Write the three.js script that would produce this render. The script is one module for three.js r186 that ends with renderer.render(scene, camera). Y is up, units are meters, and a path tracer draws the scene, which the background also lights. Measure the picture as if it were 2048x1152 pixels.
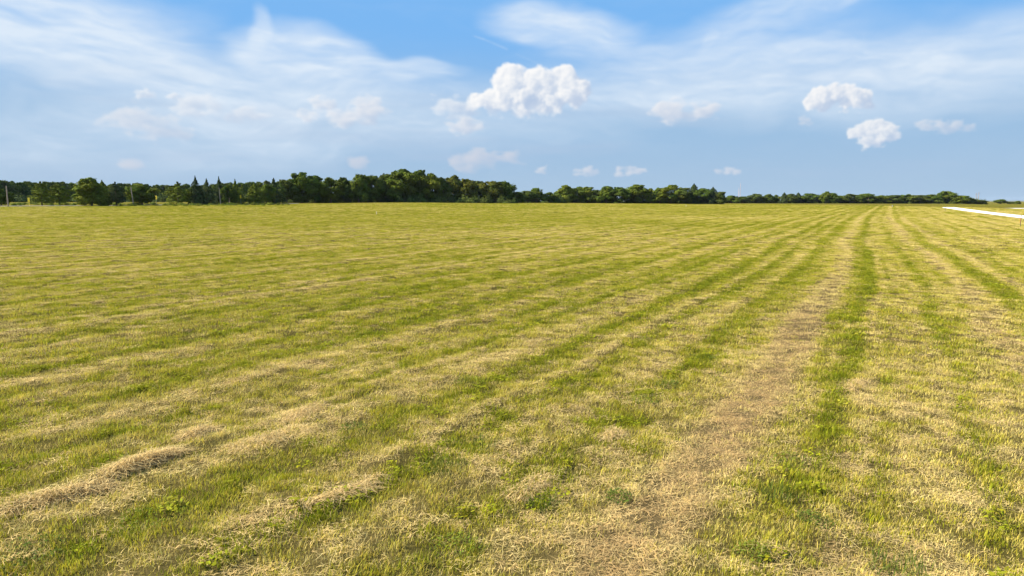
import * as THREE from 'three';
import { ImprovedNoise } from 'three/addons/math/ImprovedNoise.js';
import { mergeGeometries } from 'three/addons/utils/BufferGeometryUtils.js';

// ---------------------------------------------------------------- camera, sky, sun, exposure
const scene = new THREE.Scene();
const camera = new THREE.PerspectiveCamera(45.77, 2048 / 1152, 0.1, 9000);
const CAMERA_HEIGHT = 3;
camera.position.set(0, CAMERA_HEIGHT, 0);
camera.rotation.set(-7.26 * Math.PI / 180, 0, 0);
scene.add(camera);

const renderer = new THREE.WebGLRenderer({ antialias: true });
renderer.toneMapping = THREE.LinearToneMapping;
renderer.toneMappingExposure = 2.65;
renderer.shadowMap.enabled = true;

const D = Math.PI / 180;
const SUN_AZ = -84 * D, SUN_EL = 36 * D;      // low afternoon sun, to the left
const sunDir = new THREE.Vector3(Math.sin(SUN_AZ) * Math.cos(SUN_EL), Math.sin(SUN_EL), -Math.cos(SUN_AZ) * Math.cos(SUN_EL));
const sun = new THREE.DirectionalLight(new THREE.Color().setRGB(1, 0.91, 0.74), 5);
sun.position.copy(sunDir).multiplyScalar(400);
sun.castShadow = true;
sun.shadow.mapSize.set(4096, 4096);
Object.assign(sun.shadow.camera, { left: -500, right: 500, top: 500, bottom: -500, near: 1, far: 1500 });
scene.add(sun, sun.target);

// ---------------------------------------------------------------- noise and random numbers
function rng(seed) { let s = seed >>> 0; return () => { s = (s + 0x6D2B79F5) | 0; let t = Math.imul(s ^ (s >>> 15), 1 | s); t = (t + Math.imul(t ^ (t >>> 7), 61 | t)) ^ t; return ((t ^ (t >>> 14)) >>> 0) / 4294967296; }; }
const PERM = new Uint8Array(512); const RND = new Float32Array(256);
{ const r = rng(7); const p = [...Array(256).keys()]; for (let i = 255; i > 0; i--) { const j = Math.floor(r() * (i + 1)); [p[i], p[j]] = [p[j], p[i]]; } for (let i = 0; i < 512; i++) PERM[i] = p[i & 255]; for (let i = 0; i < 256; i++) RND[i] = r(); }
const fade = (t) => t * t * t * (t * (t * 6 - 15) + 10);
function n2(x, y) {       // value noise 0..1
  const xi = Math.floor(x), yi = Math.floor(y), u = fade(x - xi), v = fade(y - yi), X = xi & 255, Y = yi & 255;
  const a = PERM[X] + Y, b = PERM[(X + 1) & 255] + Y;
  const n00 = RND[PERM[a & 511 & 511]], n01 = RND[PERM[(a + 1) & 511]], n10 = RND[PERM[b & 511]], n11 = RND[PERM[(b + 1) & 511]];
  return (n00 + (n10 - n00) * u) * (1 - v) + (n01 + (n11 - n01) * u) * v;
}
function n3(x, y, z) {
  const xi = Math.floor(x), yi = Math.floor(y), zi = Math.floor(z), u = fade(x - xi), v = fade(y - yi), w = fade(z - zi), X = xi & 255, Y = yi & 255, Z = zi & 255;
  const h = (i, j, k) => RND[PERM[(PERM[(PERM[(X + i) & 255] + Y + j) & 511] + Z + k) & 511]];
  const a = h(0, 0, 0) + (h(1, 0, 0) - h(0, 0, 0)) * u, b = h(0, 1, 0) + (h(1, 1, 0) - h(0, 1, 0)) * u;
  const c = h(0, 0, 1) + (h(1, 0, 1) - h(0, 0, 1)) * u, d = h(0, 1, 1) + (h(1, 1, 1) - h(0, 1, 1)) * u;
  const e = a + (b - a) * v, f = c + (d - c) * v; return e + (f - e) * w;
}
function fbm2(x, y, o = 4) { let s = 0, a = 0.5, t = 0; for (let i = 0; i < o; i++) { s += a * n2(x, y); t += a; a *= 0.5; const q = x * 1.6 - y * 1.2 + 17.3; y = x * 1.2 + y * 1.6 + 5.1; x = q; } return s / t; }
function fbm3(x, y, z, o = 4) { let s = 0, a = 0.5, t = 0; for (let i = 0; i < o; i++) { s += a * n3(x, y, z); t += a; a *= 0.5; const q = x * 1.6 - y * 1.2 + 7.3; y = x * 1.2 + y * 1.6 + 3.1; x = q; z = z * 2.02 + 11.7; } return s / t; }
const clamp = (x, a = 0, b = 1) => Math.min(b, Math.max(a, x));
const sstep = (a, b, x) => { const t = clamp((x - a) / (b - a)); return t * t * (3 - 2 * t); };
const lerp = (a, b, t) => a + (b - a) * t;
const mix3 = (a, b, t) => [lerp(a[0], b[0], t), lerp(a[1], b[1], t), lerp(a[2], b[2], t)];
const srgb = (r, g, b) => [r, g, b].map((c) => { c /= 255; return c <= 0.04045 ? c / 12.92 : ((c + 0.055) / 1.055) ** 2.4; });

const perlin = new ImprovedNoise();
function cloudNoise(x, y, z, o) { let s = 0, a = 1, t = 0; for (let i = 0; i < o; i++) { s += a * perlin.noise(x + 31.7 + i * 7.1, y + 11.3, z + 5.9); t += a * 0.6; a *= 0.52; x *= 2.13; y *= 2.13; z *= 2.13; } return s / t; }
// directions and places: azimuth in degrees to the right of north (-z), distance in metres
const TERRAIN = [[-41.7, 235, 1.49, 320, 2.5], [-36.7, 240, 1.42, 320, 2.28], [-27.8, 270, 1.47, 330, 2.29], [-19.0, 300, 1.79, 340, 2.33], [-9.2, 335, 2.24, 420, 2.29], [1.1, 380, 2.07, 450, 2.06], [9.3, 420, 1.54, 480, 1.5], [17.2, 450, 1.17, 620, 1.12], [26.2, 320, 1.16, 620, 1.04], [32.5, 250, 1.19, 650, 0.95], [36.7, 240, 0.79, 1000, -0.41], [41.7, 240, 0.69, 1000, -0.17]];
const CLOUDS = [
  { opacity: 1.0, warm: 0, puffs: [[-0.08, 9.69, 1.21], [-0.57, 9.11, 1.05], [0.24, 8.72, 1.38], [-0.24, 10.15, 0.77], [2.28, 9.76, 0.97], [1.55, 9.46, 1.05], [4.39, 9.97, 0.81], [3.91, 9.48, 1.05], [4.92, 9.46, 0.73], [1.47, 8.33, 1.46], [2.9, 8.52, 1.38], [4.32, 8.51, 1.21], [5.61, 8.8, 0.97], [5.22, 8.11, 0.97], [-1.59, 8.02, 0.97], [-2.7, 7.98, 0.81], [-0.98, 7.55, 1.09], [-3.23, 7.62, 0.61], [0.86, 7.36, 0.97], [2.29, 7.55, 1.05], [3.51, 7.81, 0.97]] },
  { opacity: 0.7, warm: 0, puffs: [[-5.26, 7.72, 0.77], [-4.46, 7.26, 0.73], [-3.64, 7.26, 0.65]] },
  { opacity: 0.7, warm: 0.4, puffs: [[-3.85, 6.08, 0.65], [-4.67, 5.99, 0.48], [-3.04, 5.97, 0.49]] },
  { opacity: 0.8, warm: 0.3, puffs: [[-11.68, 7.01, 0.92], [-12.2, 6.58, 0.84], [-13.37, 6.47, 0.79], [-14.14, 6.52, 0.59], [-12.04, 7.96, 0.48], [-11.3, 6.52, 0.56]] },
  { opacity: 0.7, warm: 0.2, puffs: [[-15.33, 7.51, 0.55], [-14.72, 7.61, 0.47], [-16.31, 6.57, 0.47], [-16.88, 6.52, 0.39], [-15.67, 6.52, 0.32]] },
  { opacity: 0.62, warm: 0.4, puffs: [[-28.52, 5.85, 0.96], [-27.75, 5.4, 0.89], [-26.86, 5.08, 0.9], [-25.81, 5.02, 0.75], [-29.29, 6.01, 0.51]] },
  { opacity: 0.6, warm: 0.1, puffs: [[-24.02, 7.01, 0.83], [-24.79, 6.61, 0.6], [-23.33, 7.12, 0.61], [-20.37, 6.61, 0.66], [-21.2, 6.28, 0.58], [-19.83, 6.48, 0.39]] },
  { opacity: 0.75, warm: 0, puffs: [[-27.84, 7.55, 0.3], [-27.55, 7.68, 0.33], [-27.23, 7.63, 0.22], [-25.83, 7.58, 0.26], [-25.48, 7.43, 0.26]] },
  { opacity: 0.9, warm: 0.1, puffs: [[23.12, 7.24, 0.57], [23.79, 7.53, 0.76], [24.66, 7.8, 0.72], [25.57, 7.6, 0.83], [26.34, 7.34, 0.79], [26.88, 7.06, 0.45], [24.09, 7.05, 0.53], [25.43, 7.08, 0.6]] },
  { opacity: 0.85, warm: 0.1, puffs: [[27.33, 5.45, 0.52], [27.82, 5.39, 0.48], [27.19, 5.03, 0.74], [27.91, 4.86, 0.78], [28.52, 4.8, 0.59], [26.28, 4.97, 0.52], [26.68, 4.91, 0.56], [27.07, 4.29, 0.56], [27.63, 4.2, 0.41]] },
  { opacity: 0.78, warm: 0.4, puffs: [[12.34, 7.11, 0.64], [13.11, 7.28, 0.71], [13.98, 6.87, 0.51], [15.54, 7.02, 0.63], [14.9, 6.77, 0.51], [12.94, 6.56, 0.56]] },
  { opacity: 0.6, warm: 0.5, puffs: [[30.63, 5.25, 0.36], [31.47, 5.2, 0.43], [32.37, 5.08, 0.43], [33.24, 5.0, 0.29]] },
  { opacity: 0.6, warm: 0.6, puffs: [[5.53, 2.29, 0.32], [6.35, 2.41, 0.4], [6.84, 2.33, 0.24], [8.79, 2.32, 0.32], [9.6, 2.39, 0.4], [10.44, 2.43, 0.36], [16.74, 2.29, 0.27], [17.34, 2.32, 0.31], [17.91, 2.31, 0.27], [2.52, 2.51, 0.32], [22.77, 5.95, 0.31]] },
  { opacity: 0.5, warm: 1.0, puffs: [[-3.47, 3.15, 0.77], [-2.44, 3.44, 0.81], [-4.5, 3.03, 0.57], [-0.08, 3.56, 0.65], [-29.03, 2.66, 0.48], [-12.57, 2.96, 0.56]] },
];
const VEIL = [[-32.5, 11.4, 8.64, 3.29, 0, 0.85, 0.8], [-26.24, 9.05, 13.41, 2.21, -12, 0.55, 1], [-16.71, 11.04, 5.49, 2.04, -6, 0.75, 0.55], [-19.84, 12.61, 0.84, 1.31, 20, 0.5, 0.7], [-21.19, 8.14, 15.77, 2.29, 0, 0.62, 1], [-8.81, 9.5, 4.12, 1.05, 0, 0.55, 0.6], [-11.78, 10.24, 2.44, 0.48, -10, 0.3, 0.8], [3.67, 13.57, 5.86, 1.64, -4, 0.72, 0.55], [8.29, 11.84, 4.96, 0.97, 0, 0.3, 1], [15.71, 9.7, 13.04, 3.16, 0, 0.5, 0.9], [20.63, 13.82, 7.18, 1.77, 10, 0.5, 0.8], [25.05, 13.75, 1.43, 0.52, 25, 0.4, 0.7], [23.63, 9.24, 12.05, 3.0, 0, 0.5, 1], [33.48, 10.34, 9.43, 1.88, 10, 0.45, 0.8], [31.37, 7.63, 10.76, 2.1, 0, 0.42, 1], [15.43, 12.19, 0.63, 1.03, -30, 0.3, 0.7], [7.16, 8.08, 10.37, 2.03, 0, 0.4, 1], [-30.68, 3.59, 16.5, 2.12, 0, 0.38, 1], [-13.08, 5.63, 20.13, 2.4, 0, 0.45, 1]];
const TRAIL = [[-3.35, 13.06], [-2.26, 12.74], [-0.36, 12.0], [0.24, 11.7], [2.48, 10.75]];
const TREES = [   // azimuth, distance, crown width, height, kind, name, label, group
  [-36.62, 262, 5.55, 5.0, 'round', 'roadside_tree', 'dark tree cut by the left edge of the picture', 'trees along the left roadside'],
  [-34.36, 262, 6.66, 7.63, 'layer', 'cedar_tree', 'layered dark green cedar behind the yellow marker nearest the left edge', 'trees along the left roadside'],
  [-33.35, 266, 8.14, 7.52, 'layer', 'cedar_tree', 'dark spreading cedar on a visible trunk, left of the bright bushy tree', 'trees along the left roadside'],
  [-31.45, 258, 10.64, 9.02, 'bushy', 'roadside_tree', 'bright bushy tree leafy down to the ground, largest at the left road', 'trees along the left roadside'],
  [-30.72, 266, 5.7, 8.06, 'cone', 'cedar_tree', 'narrow dark cedar pressed against the right of the bright bushy tree', 'trees along the left roadside'],
  [-29.91, 268, 7.15, 8.02, 'layer', 'cedar_tree', 'dark ragged cedar with a bare trunk, left of the leaning pole', 'trees along the left roadside'],
  [-28.29, 272, 10.18, 7.41, 'round', 'roadside_tree', 'wide flat-topped tree right beside the leaning pole', 'trees along the left roadside'],
  [-25.87, 280, 9.97, 8.51, 'layer', 'cedar_tree', 'broad blunt-topped cedar right of the middle yellow marker', 'trees along the left roadside'],
  [-24.92, 286, 5.7, 6.16, 'round', 'roadside_tree', 'low round tree filling the gap left of the tall pointed cedar', 'trees along the left roadside'],
  [-24.65, 282, 6.38, 10.31, 'spire', 'cedar_tree', 'tallest pointed cedar, left of its slightly lower twin', 'trees along the left roadside'],
  [-23.88, 284, 7.23, 9.43, 'spire', 'cedar_tree', 'pointed cedar between the tallest cedar and the pole with a bush', 'trees along the left roadside'],
  [-23.01, 292, 5.91, 10.43, 'spire', 'cedar_tree', 'slim pointed cedar rising right behind a grey pole', 'trees along the left roadside'],
  [-22.37, 288, 5.85, 7.57, 'round', 'roadside_tree', 'dark round tree over the short post', 'trees along the left roadside'],
  [-21.87, 290, 6.7, 9.48, 'spire', 'cedar_tree', 'pointed cedar just left of the rightmost yellow marker', 'trees along the left roadside'],
  [-20.49, 290, 8.76, 7.91, 'cone', 'roadside_tree', 'green broad cone-shaped tree right of the rightmost yellow marker', 'trees along the left roadside'],
  [-19.64, 300, 7.45, 8.03, 'round', 'roadside_tree', 'round grey-green tree just left of the cedar with a needle tip', 'trees along the left roadside'],
  [-19.05, 305, 9.29, 10.36, 'spire', 'cedar_tree', 'grey-green cedar with a needle-thin tip beside the dense belt', 'trees along the left roadside'],
  [-18.12, 332.0, 11.39, 10.66, 'bushy', 'belt_tree', 'green bushy tree where the dense middle belt begins on the left', 'trees of the dense middle belt'],
  [-16.98, 337.0, 14.28, 14.11, 'tall', 'belt_tree', 'dark tall-crowned tree with a tufted top, second in the middle belt', 'trees of the dense middle belt'],
  [-15.98, 342.0, 12.95, 12.98, 'bushy', 'belt_tree', 'third tree from the left in the dense middle belt', 'trees of the dense middle belt'],
  [-14.74, 339.5, 12.39, 12.03, 'round', 'belt_tree', 'fourth tree from the left in the dense middle belt', 'trees of the dense middle belt'],
  [-13.65, 344.5, 10.99, 12.26, 'tall', 'belt_tree', 'fifth tree from the left in the dense middle belt', 'trees of the dense middle belt'],
  [-12.54, 342.0, 10.96, 13.66, 'bushy', 'belt_tree', 'sixth tree from the left in the dense middle belt', 'trees of the dense middle belt'],
  [-11.47, 347.0, 12.28, 13.19, 'round', 'belt_tree', 'seventh tree from the left in the dense middle belt', 'trees of the dense middle belt'],
  [-10.46, 352.0, 12.5, 14.16, 'bushy', 'belt_tree', 'eighth tree from the left in the dense middle belt', 'trees of the dense middle belt'],
  [-9.01, 349.5, 18.69, 16.83, 'tall', 'belt_tree', 'tallest broad tree crowning the dense middle belt', 'trees of the dense middle belt'],
  [-7.78, 354.5, 15.56, 16.62, 'bushy', 'belt_tree', 'tenth tree from the left in the dense middle belt', 'trees of the dense middle belt'],
  [-6.72, 352.0, 14.34, 14.8, 'round', 'belt_tree', 'eleventh tree from the left in the dense middle belt', 'trees of the dense middle belt'],
  [-5.73, 357.0, 11.66, 13.01, 'bushy', 'belt_tree', 'twelfth tree from the left in the dense middle belt', 'trees of the dense middle belt'],
  [-4.86, 362.0, 11.84, 14.24, 'round', 'belt_tree', 'thirteenth tree from the left in the dense middle belt', 'trees of the dense middle belt'],
  [-3.83, 359.5, 14.13, 12.37, 'round', 'belt_tree', 'fourteenth tree from the left in the dense middle belt', 'trees of the dense middle belt'],
  [-2.66, 364.5, 13.74, 11.51, 'round', 'belt_tree', 'fifteenth tree from the left in the dense middle belt', 'trees of the dense middle belt'],
  [-1.58, 362.0, 14.85, 11.44, 'round', 'belt_tree', 'sixteenth tree from the left in the dense middle belt', 'trees of the dense middle belt'],
  [-0.62, 367.0, 13.85, 11.34, 'bushy', 'belt_tree', 'last leafy tree at the right end of the dense middle belt', 'trees of the dense middle belt'],
  [0.5, 372, 13.19, 6.03, 'bushy', 'gap_tree', 'low tree touching the right end of the dense middle belt', 'low trees in the gap right of the middle belt'],
  [1.33, 376, 9.69, 6.49, 'round', 'gap_tree', 'low round tree, second in the gap after the middle belt', 'low trees in the gap right of the middle belt'],
  [2.04, 380, 11.63, 8.2, 'bushy', 'gap_tree', 'highest bushy tree in the low gap between the two belts', 'low trees in the gap right of the middle belt'],
  [3.16, 384, 7.42, 5.94, 'round', 'gap_tree', 'small lone tree at the right of the low gap between belts', 'low trees in the gap right of the middle belt'],
  [3.74, 388, 8.11, 4.6, 'bushy', 'gap_tree', 'low dark shrub-like tree at the left foot of the second belt', 'low trees in the gap right of the middle belt'],
  [4.45, 430.0, 14.51, 11.1, 'bushy', 'belt_tree', 'yellow-green rounded tree opening the second belt on the left', 'trees of the second belt'],
  [5.57, 436.0, 13.99, 10.3, 'round', 'belt_tree', 'second tree from the left in the second belt', 'trees of the second belt'],
  [6.27, 434.5, 13.92, 10.26, 'bushy', 'belt_tree', 'third tree from the left in the second belt', 'trees of the second belt'],
  [6.96, 433.0, 11.08, 8.35, 'round', 'belt_tree', 'fourth tree from the left in the second belt', 'trees of the second belt'],
  [7.78, 431.5, 15.16, 10.76, 'bushy', 'belt_tree', 'fifth tree from the left in the second belt', 'trees of the second belt'],
  [8.89, 430.0, 15.06, 10.09, 'round', 'belt_tree', 'sixth tree from the left in the second belt', 'trees of the second belt'],
  [10.22, 436.0, 17.98, 11.73, 'tall', 'belt_tree', 'seventh tree from the left in the second belt', 'trees of the second belt'],
  [11.35, 434.5, 8.24, 9.5, 'tall', 'belt_tree', 'thin yellowish tree in a notch of the second belt', 'trees of the second belt'],
  [12.11, 433.0, 12.28, 9.75, 'bushy', 'belt_tree', 'ninth tree from the left in the second belt', 'trees of the second belt'],
  [12.98, 431.5, 16.26, 11.49, 'tall', 'belt_tree', 'tenth tree from the left in the second belt', 'trees of the second belt'],
  [13.85, 430.0, 14.8, 9.91, 'bushy', 'belt_tree', 'eleventh tree from the left in the second belt', 'trees of the second belt'],
  [14.79, 436.0, 12.23, 11.98, 'cone', 'belt_tree', 'dark pointed tree standing up in the right of the second belt', 'trees of the second belt'],
  [15.48, 434.5, 14.17, 9.64, 'round', 'belt_tree', 'thirteenth tree from the left in the second belt', 'trees of the second belt'],
  [16.26, 433.0, 12.06, 9.87, 'cone', 'belt_tree', 'fourteenth tree from the left in the second belt', 'trees of the second belt'],
  [16.83, 431.5, 8.65, 7.44, 'bushy', 'belt_tree', 'last tree at the right end of the second belt', 'trees of the second belt'],
  [17.67, 618, 16.31, 6.71, 'bushy', 'far_tree', 'low round tree touching the right end of the second belt, first of the far row', 'small far trees on the right horizon'],
  [18.53, 621, 12.68, 5.86, 'round', 'far_tree', 'small second tree from the left in the far right row', 'small far trees on the right horizon'],
  [19.54, 624, 13.57, 8.18, 'tall', 'far_tree', 'small third tree from the left in the far right row', 'small far trees on the right horizon'],
  [20.42, 627, 12.66, 7.96, 'bushy', 'far_tree', 'small fourth tree from the left in the far right row', 'small far trees on the right horizon'],
  [20.97, 630, 7.24, 7.33, 'tall', 'far_tree', 'small fifth tree from the left in the far right row', 'small far trees on the right horizon'],
  [21.58, 618, 8.84, 8.82, 'cone', 'far_tree', 'small pointed tree, sixth in the far right row', 'small far trees on the right horizon'],
  [22.01, 621, 15.06, 8.01, 'round', 'far_tree', 'small seventh tree from the left in the far right row', 'small far trees on the right horizon'],
  [22.58, 624, 9.75, 8.84, 'cone', 'far_tree', 'small eighth tree from the left in the far right row', 'small far trees on the right horizon'],
  [23.43, 627, 17.7, 8.41, 'round', 'far_tree', 'small ninth tree from the left in the far right row', 'small far trees on the right horizon'],
  [24.16, 630, 8.84, 5.72, 'bushy', 'far_tree', 'small tenth tree from the left in the far right row', 'small far trees on the right horizon'],
  [24.54, 618, 9.51, 9.84, 'tall', 'far_tree', 'tall dark-headed tree near the middle of the far right row', 'small far trees on the right horizon'],
  [24.99, 621, 17.32, 8.64, 'bushy', 'far_tree', 'small twelfth tree from the left in the far right row', 'small far trees on the right horizon'],
  [25.57, 624, 12.12, 6.41, 'round', 'far_tree', 'small thirteenth tree from the left in the far right row', 'small far trees on the right horizon'],
  [26.24, 627, 19.9, 7.82, 'round', 'far_tree', 'small fourteenth tree from the left in the far right row', 'small far trees on the right horizon'],
  [26.91, 630, 12.1, 8.01, 'bushy', 'far_tree', 'small fifteenth tree from the left in the far right row', 'small far trees on the right horizon'],
  [27.4, 618, 15.19, 8.02, 'round', 'far_tree', 'small sixteenth tree from the left in the far right row', 'small far trees on the right horizon'],
  [28.25, 621, 15.15, 6.62, 'bushy', 'far_tree', 'small seventeenth tree from the left in the far right row', 'small far trees on the right horizon'],
  [28.96, 624, 17.64, 6.81, 'round', 'far_tree', 'small eighteenth tree from the left in the far right row', 'small far trees on the right horizon'],
  [29.62, 627, 14.26, 6.99, 'bushy', 'far_tree', 'small nineteenth tree from the left in the far right row', 'small far trees on the right horizon'],
  [29.97, 630, 9.24, 7.59, 'round', 'far_tree', 'small twentieth tree from the left in the far right row', 'small far trees on the right horizon'],
  [30.68, 618, 16.35, 6.63, 'round', 'far_tree', 'small twenty-first tree from the left in the far right row', 'small far trees on the right horizon'],
  [31.38, 621, 16.31, 7.18, 'bushy', 'far_tree', 'small twenty-second tree from the left in the far right row', 'small far trees on the right horizon'],
  [31.87, 624, 10.6, 8.32, 'round', 'far_tree', 'small twenty-third tree from the left in the far right row', 'small far trees on the right horizon'],
  [32.29, 627, 13.05, 9.66, 'round', 'far_tree', 'tallest rounded tree near the right end of the far row', 'small far trees on the right horizon'],
  [32.82, 630, 14.66, 6.6, 'bushy', 'far_tree', 'small twenty-fifth tree from the left in the far right row', 'small far trees on the right horizon'],
  [33.29, 618, 11.92, 6.26, 'round', 'far_tree', 'small twenty-sixth tree from the left in the far right row', 'small far trees on the right horizon'],
  [33.69, 621, 9.54, 4.4, 'bushy', 'far_tree', 'small twenty-seventh tree from the left in the far right row', 'small far trees on the right horizon'],
  [34.18, 624, 11.12, 3.28, 'round', 'far_tree', 'last low tree of the far row, right of the twin poles', 'small far trees on the right horizon'],
  [35.42, 900, 12.9, 5.13, 'round', 'far_tree', 'dark lone tree far out, left of two smaller ones at the right edge', 'lone trees far out at the right edge'],
  [35.94, 900, 8.01, 2.73, 'round', 'far_tree', 'tiny low tree far out, between two others at the right edge', 'lone trees far out at the right edge'],
  [36.32, 900, 7.44, 3.5, 'bushy', 'far_tree', 'tiny tree far out, nearest the right edge of the picture', 'lone trees far out at the right edge'],
  [-37.72, 560, 9.74, 13.39, 'round', 'wood_tree', 'hazy dark tree of the far wood behind the left roadside trees', 'trees of the hazy wood far behind the left roadside'],
  [-37.25, 566, 12.87, 13.94, 'tall', 'wood_tree', 'hazy dark tree of the far wood behind the left roadside trees', 'trees of the hazy wood far behind the left roadside'],
  [-36.8, 572, 12.08, 14.5, 'bushy', 'wood_tree', 'hazy dark tree of the far wood behind the left roadside trees', 'trees of the hazy wood far behind the left roadside'],
  [-36.34, 578, 11.26, 14.57, 'round', 'wood_tree', 'hazy dark tree of the far wood behind the left roadside trees', 'trees of the hazy wood far behind the left roadside'],
  [-35.93, 584, 10.39, 14.63, 'tall', 'wood_tree', 'hazy dark tree of the far wood behind the left roadside trees', 'trees of the hazy wood far behind the left roadside'],
  [-35.47, 590, 13.73, 13.83, 'bushy', 'wood_tree', 'hazy dark tree of the far wood behind the left roadside trees', 'trees of the hazy wood far behind the left roadside'],
  [-35.02, 596, 12.87, 14.75, 'round', 'wood_tree', 'hazy dark tree of the far wood behind the left roadside trees', 'trees of the hazy wood far behind the left roadside'],
  [-34.63, 602, 11.98, 14.26, 'tall', 'wood_tree', 'hazy dark tree of the far wood behind the left roadside trees', 'trees of the hazy wood far behind the left roadside'],
  [-34.12, 608, 11.06, 14.85, 'bushy', 'wood_tree', 'hazy dark tree of the far wood behind the left roadside trees', 'trees of the hazy wood far behind the left roadside'],
  [-33.6, 614, 14.61, 14.72, 'round', 'wood_tree', 'hazy dark tree of the far wood behind the left roadside trees', 'trees of the hazy wood far behind the left roadside'],
  [-33.08, 620, 13.7, 15.32, 'tall', 'wood_tree', 'hazy dark tree of the far wood behind the left roadside trees', 'trees of the hazy wood far behind the left roadside'],
  [-32.55, 626, 12.76, 14.81, 'bushy', 'wood_tree', 'hazy dark tree of the far wood behind the left roadside trees', 'trees of the hazy wood far behind the left roadside'],
  [-31.95, 632, 11.79, 14.66, 'round', 'wood_tree', 'hazy dark tree of the far wood behind the left roadside trees', 'trees of the hazy wood far behind the left roadside'],
  [-31.35, 560, 13.66, 13.76, 'tall', 'wood_tree', 'hazy dark tree of the far wood behind the left roadside trees', 'trees of the hazy wood far behind the left roadside'],
  [-30.77, 566, 12.83, 12.95, 'bushy', 'wood_tree', 'hazy dark tree of the far wood behind the left roadside trees', 'trees of the hazy wood far behind the left roadside'],
  [-30.24, 572, 11.95, 12.8, 'round', 'wood_tree', 'hazy dark tree of the far wood behind the left roadside trees', 'trees of the hazy wood far behind the left roadside'],
  [-29.68, 578, 11.04, 13.73, 'tall', 'wood_tree', 'hazy dark tree of the far wood behind the left roadside trees', 'trees of the hazy wood far behind the left roadside'],
  [-29.11, 584, 14.58, 13.58, 'bushy', 'wood_tree', 'hazy dark tree of the far wood behind the left roadside trees', 'trees of the hazy wood far behind the left roadside'],
  [-28.54, 590, 13.67, 14.17, 'round', 'wood_tree', 'hazy dark tree of the far wood behind the left roadside trees', 'trees of the hazy wood far behind the left roadside'],
  [-27.89, 596, 12.74, 13.64, 'tall', 'wood_tree', 'hazy dark tree of the far wood behind the left roadside trees', 'trees of the hazy wood far behind the left roadside'],
  [-27.24, 602, 11.76, 13.48, 'bushy', 'wood_tree', 'hazy dark tree of the far wood behind the left roadside trees', 'trees of the hazy wood far behind the left roadside'],
  [-26.57, 608, 15.54, 13.3, 'round', 'wood_tree', 'hazy dark tree of the far wood behind the left roadside trees', 'trees of the hazy wood far behind the left roadside'],
  [-25.9, 614, 14.57, 13.91, 'tall', 'wood_tree', 'hazy dark tree of the far wood behind the left roadside trees', 'trees of the hazy wood far behind the left roadside'],
  [-25.36, 620, 13.54, 14.91, 'bushy', 'wood_tree', 'hazy dark tree of the far wood behind the left roadside trees', 'trees of the hazy wood far behind the left roadside'],
  [-24.68, 626, 12.5, 13.92, 'round', 'wood_tree', 'hazy dark tree of the far wood behind the left roadside trees', 'trees of the hazy wood far behind the left roadside'],
  [-24.05, 632, 16.49, 14.53, 'tall', 'wood_tree', 'hazy dark tree of the far wood behind the left roadside trees', 'trees of the hazy wood far behind the left roadside'],
  [-23.43, 560, 13.55, 13.31, 'bushy', 'wood_tree', 'hazy dark tree of the far wood behind the left roadside trees', 'trees of the hazy wood far behind the left roadside'],
  [-22.79, 566, 12.62, 14.26, 'round', 'wood_tree', 'hazy dark tree of the far wood behind the left roadside trees', 'trees of the hazy wood far behind the left roadside'],
  [-22.19, 572, 11.64, 15.23, 'tall', 'wood_tree', 'hazy dark tree of the far wood behind the left roadside trees', 'trees of the hazy wood far behind the left roadside'],
  [-21.51, 578, 15.36, 15.08, 'bushy', 'wood_tree', 'hazy dark tree of the far wood behind the left roadside trees', 'trees of the hazy wood far behind the left roadside'],
  [-20.85, 584, 14.39, 15.7, 'round', 'wood_tree', 'hazy dark tree of the far wood behind the left roadside trees', 'trees of the hazy wood far behind the left roadside'],
  [-20.16, 590, 13.39, 16.33, 'tall', 'wood_tree', 'hazy dark tree of the far wood behind the left roadside trees', 'trees of the hazy wood far behind the left roadside'],
  [-19.46, 596, 12.35, 17.37, 'bushy', 'wood_tree', 'hazy dark tree of the far wood behind the left roadside trees', 'trees of the hazy wood far behind the left roadside'],
  [-18.79, 602, 16.28, 16.8, 'round', 'wood_tree', 'hazy dark tree of the far wood behind the left roadside trees', 'trees of the hazy wood far behind the left roadside'],
  [-18.08, 608, 15.24, 17.45, 'tall', 'wood_tree', 'hazy dark tree of the far wood behind the left roadside trees', 'trees of the hazy wood far behind the left roadside'],
  [-17.36, 614, 14.17, 18.11, 'bushy', 'wood_tree', 'hazy dark tree of the far wood behind the left roadside trees', 'trees of the hazy wood far behind the left roadside'],
];
const POLES = [[-36.25, 243, 5.72, 0.0], [-28.84, 266, 6.17, -0.075], [-22.97, 282, 6.26, -0.05]];
const MARKERS = [[-35.08, 252, 3.91], [-27.34, 276, 4.79], [-21.52, 286, 5.22]];

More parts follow.
